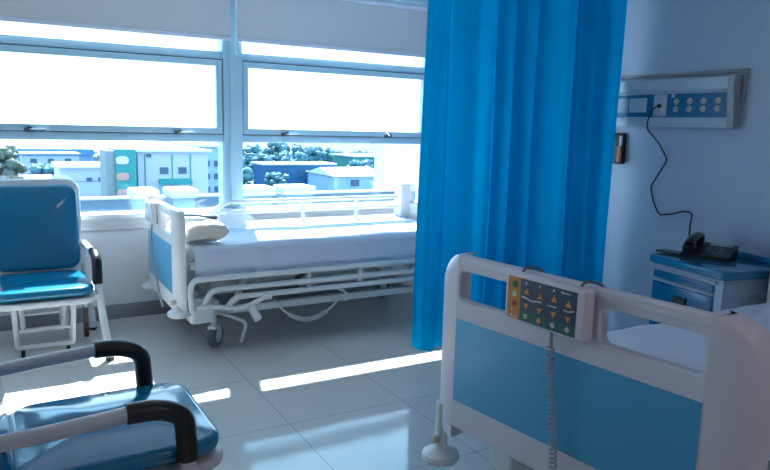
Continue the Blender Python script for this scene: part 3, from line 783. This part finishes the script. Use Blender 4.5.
b = building('gabled_house', 'pale house with a wide low gable roof and one dark window', 31.6, 37.4, 66, 7, -4.0, 'b_pale', 'b_roof', [(.42, .35, 1.0, .7)], rth=.05)
MB().add(*prism(-3.2, 3.2, [(0, 0), (0, .1), (.0, 7), (.9, 3.5)][:1]+[(0, 7.2), (.75, 3.5)]), Matrix(((1, 0, 0, 0), (0, 0, 1, 0), (0, 1, 0, 4.05), (0, 0, 0, 1)))).build('gable', M['b_roof'], b)
building('white_block', 'plain sunlit white building filling the right edge of the window view', 8.0, 10.5, 14, .5, 1.15, 'concrete', 'concrete', [], z0=-3, ov=.0, rth=.05)
rnd = random.Random(41); walls = ['b_white', 'b_pale', 'b_bluewall', 'b_pink', 'b_deep', 'b_grey', 'b_teal']
for row, Y in enumerate((92, 108, 134, 152, 172, 192)):
    X = Y*.0+2 if Y != 134 else 16
    if Y in (92, 108): X = 15 if Y == 92 else 3
    while X < Y*.64:
        wd = rnd.uniform(5, 9)
        if Y == 92 and 24 < X+wd and X < 47: X = 47.5; continue
        if Y == 108 and 40 < X+wd: break
        top = 1.5-Y*.0425-rnd.uniform(.1, 1.4)
        yy_ = Y+rnd.uniform(-1.5, 1.5)
        b = building('distant_house', 'small pale-roofed house in the crowded hazy town beyond the nearer buildings', X, X+wd, yy_, rnd.uniform(5, 8), max(top, ZG+.9), rnd.choice(walls), rnd.choice(['b_roof', 'b_white', 'b_blue', 'b_pale']), [(u, .5, .8, .6) for u in (.2, .5, .8)], rth=.2)
        b['group'] = 'distant houses'
        X += wd+rnd.uniform(1.2, 4)
# hill
hv = []; hf = []; NX, NY = 40, 16
for i in range(NX+1):
    for j in range(NY+1):
        x = 70+i*4.2; y = 205+j*9
        u = (i-NX*.62)/(NX*.42); v = (j-8)/8
        h = 7.2*math.exp(-u*u*2.2)*max(0, 1-v*v)+1.0*noise.noise(Vector((x*.06, y*.06, 0)))*max(0, 1-v*v)
        hv.append((x, y, ZG-.2+h))
for i in range(NX):
    for j in range(NY): hf.append((i*(NY+1)+j, (i+1)*(NY+1)+j, (i+1)*(NY+1)+j+1, i*(NY+1)+j+1))
struct(MB().add(hv, hf).build('hill', M['hill'], ang=80), 'low hazy hill beyond the city')

def tree(x, y, h, wd, label, lm='leaf', seed=0, group=None, cat='tree'):
    rnd = random.Random(seed)
    r = root('tree', label, cat, T(x, y, ZG), group)
    MB().tube([(0, 0, 0), (.1, 0, h*.35), (0, .1, h*.6)], wd*.06, n=8).build('trunk', M['trunk'], r)
    c = MB()
    for k in range(60):
        a = rnd.uniform(0, 2*pi); rr = wd*.5*sqrt(rnd.random()); zz = h*(.35+.60*rnd.random()); s = wd*(.08+.10*rnd.random())
        f = 1-.5*abs(zz/h-.62)
        cx, cy = rr*cos(a)*f, rr*sin(a)*f
        # lumpy leaf clump of small faces
        vs = []; fs = []; n1, n2 = 6, 9
        for i in range(n1+1):
            for j in range(n2):
                th = pi*i/n1; p_ = 2*pi*j/n2; q = s*(.75+.5*rnd.random())
                vs.append((cx+q*sin(th)*cos(p_), cy+q*sin(th)*sin(p_), zz+q*cos(th)*.85))
        for i in range(n1):
            for j in range(n2): fs.append((i*n2+j, i*n2+(j+1) % n2, (i+1)*n2+(j+1) % n2, (i+1)*n2+j))
        c.add(vs, fs)
    c.build('crown', M[lm], r, 10)
tree(.3, 42, 8.2, 2.2, 'tall olive tree at the left edge of the left window', 'leaf2', 1)
tree(-2.6, 43, 7.0, 2.0, 'olive tree past the left edge of the window view', 'leaf2', 11)
random.seed(3)
for k, (x, y, h, wd) in enumerate(((26.8, 88, 5.6, 3.8), (31.2, 95, 6.4, 4.4), (31.6, 89, 5.4, 3.2), (36.6, 98, 6.8, 4.6), (36.4, 89.5, 5.6, 3.8), (42.4, 99, 6.4, 4.6), (48.0, 106, 5.6, 5.0), (24.6, 77, 4.2, 3.0), (28.0, 74, 3.8, 2.6))):
    tree(x, y, h, wd, 'bushy blue-green tree in the row seen through the right window', 'leaf', 20+k, 'trees outside the right window')
for k, (x, y, h, wd) in enumerate(((44.2, 84, 5.0, 3.6), (50.5, 86, 4.4, 4.0), (42.5, 76, 3.6, 3.0), (11.4, 62, 3.6, 2.2), (20.5, 84, 4.6, 3.2), (4.6, 86, 4.2, 3.4), (8.5, 87, 3.8, 3.0), (57, 120, 4.4, 4.6), (64, 122, 4.2, 5.0), (51, 121, 4.5, 4.4))):
    tree(x, y, h, wd, 'rounded blue-green tree standing between the roofs of the town', 'leaf', 60+k, 'trees among the town roofs')

# ------------------------------------------------------------------ light
W = bpy.data.worlds.new('world'); sc.world = W; W.use_nodes = True
nt = W.node_tree; nt.nodes.clear(); N = nt.nodes.new; L = nt.links.new
o = N('ShaderNodeOutputWorld'); bg = N('ShaderNodeBackground'); tc = N('ShaderNodeTexCoord'); sp = N('ShaderNodeSeparateXYZ')
L(tc.outputs['Generated'], sp.inputs[0])
cr = N('ShaderNodeValToRGB'); L(sp.outputs['Z'], cr.inputs['Fac'])
e = cr.color_ramp.elements; e[0].position = 0; e[0].color = (.58, .85, 1, 1); e[1].position = .55; e[1].color = (.26, .62, .90, 1)
m1 = cr.color_ramp.elements.new(.14); m1.color = (.47, .79, 1, 1)
no = N('ShaderNodeTexNoise'); no.inputs['Scale'].default_value = 2.4; no.inputs['Detail'].default_value = 6
mp = N('ShaderNodeMapping'); mp.inputs['Scale'].default_value = (1, 1, 4); L(tc.outputs['Generated'], mp.inputs['Vector']); L(mp.outputs[0], no.inputs['Vector'])
c2 = N('ShaderNodeValToRGB'); c2.color_ramp.elements[0].position = .5; c2.color_ramp.elements[1].position = .7; L(no.outputs['Fac'], c2.inputs['Fac'])
mx = N('ShaderNodeMix'); mx.data_type = 'RGBA'; mx.inputs['B'].default_value = (.78, .9, 1, 1)
L(c2.outputs['Color'], mx.inputs['Factor']); L(cr.outputs['Color'], mx.inputs['A'])
L(mx.outputs['Result'], bg.inputs['Color']); bg.inputs['Strength'].default_value = 2.2
L(bg.outputs[0], o.inputs[0])
sun = bpy.data.lights.new('sun', 'SUN'); sun.energy = 13; sun.angle = radians(.5); sun.color = (1, .99, .95)
so = bpy.data.objects.new('sun', sun); COL.objects.link(so)
so.rotation_euler = Vector((-.266, -1, -1.19)).to_track_quat('-Z', 'Y').to_euler()
so.location = (3, 12, 14)

cl = root('added_fill_light', 'warm fill light panel added out of view behind the camera', 'fill light', T(1.6, -.7, ZC-.03))  # unseen light added to brighten and warm the foreground bed
MB().box(-.33, .33, -.33, .33, .01, .03, b=.004).build('frame', M['steel_white'], cl)
em = mat('fill_glow', (.9, .88, .84), .5); em.node_tree.nodes['Principled BSDF'].inputs['Emission Color'].default_value = (1, .80, .76, 1)
em.node_tree.nodes['Principled BSDF'].inputs['Emission Strength'].default_value = 3.4
MB().box(-.30, .30, -.30, .30, .0, .012).build('diffuser', em, cl)

# ------------------------------------------------------------------ camera
yaw, pitch, roll, f = radians(29.95), radians(9.13), radians(1.51), 675.
F = Vector((sin(yaw)*cos(pitch), cos(yaw)*cos(pitch), -sin(pitch))); R0 = Vector((cos(yaw), -sin(yaw), 0)); U0 = R0.cross(F)
Rv = cos(roll)*R0+sin(roll)*U0; Uv = -sin(roll)*R0+cos(roll)*U0
cam = bpy.data.cameras.new('camera'); co = bpy.data.objects.new('camera', cam); COL.objects.link(co)
cam.sensor_width = 36; cam.lens = 36*f/770; cam.clip_start = .05; cam.clip_end = 8000
mm = Matrix.Identity(4)
for i in range(3): mm[i][0] = Rv[i]; mm[i][1] = Uv[i]; mm[i][2] = -F[i]
mm[0][3], mm[1][3], mm[2][3] = 0, 0, 1.5
co.matrix_world = mm; sc.camera = co
vs = sc.view_settings; sc.view_settings.view_transform = 'Standard'; vs.look = 'None'; vs.gamma = 1; vs.use_curve_mapping = False
vs.exposure = 1.15
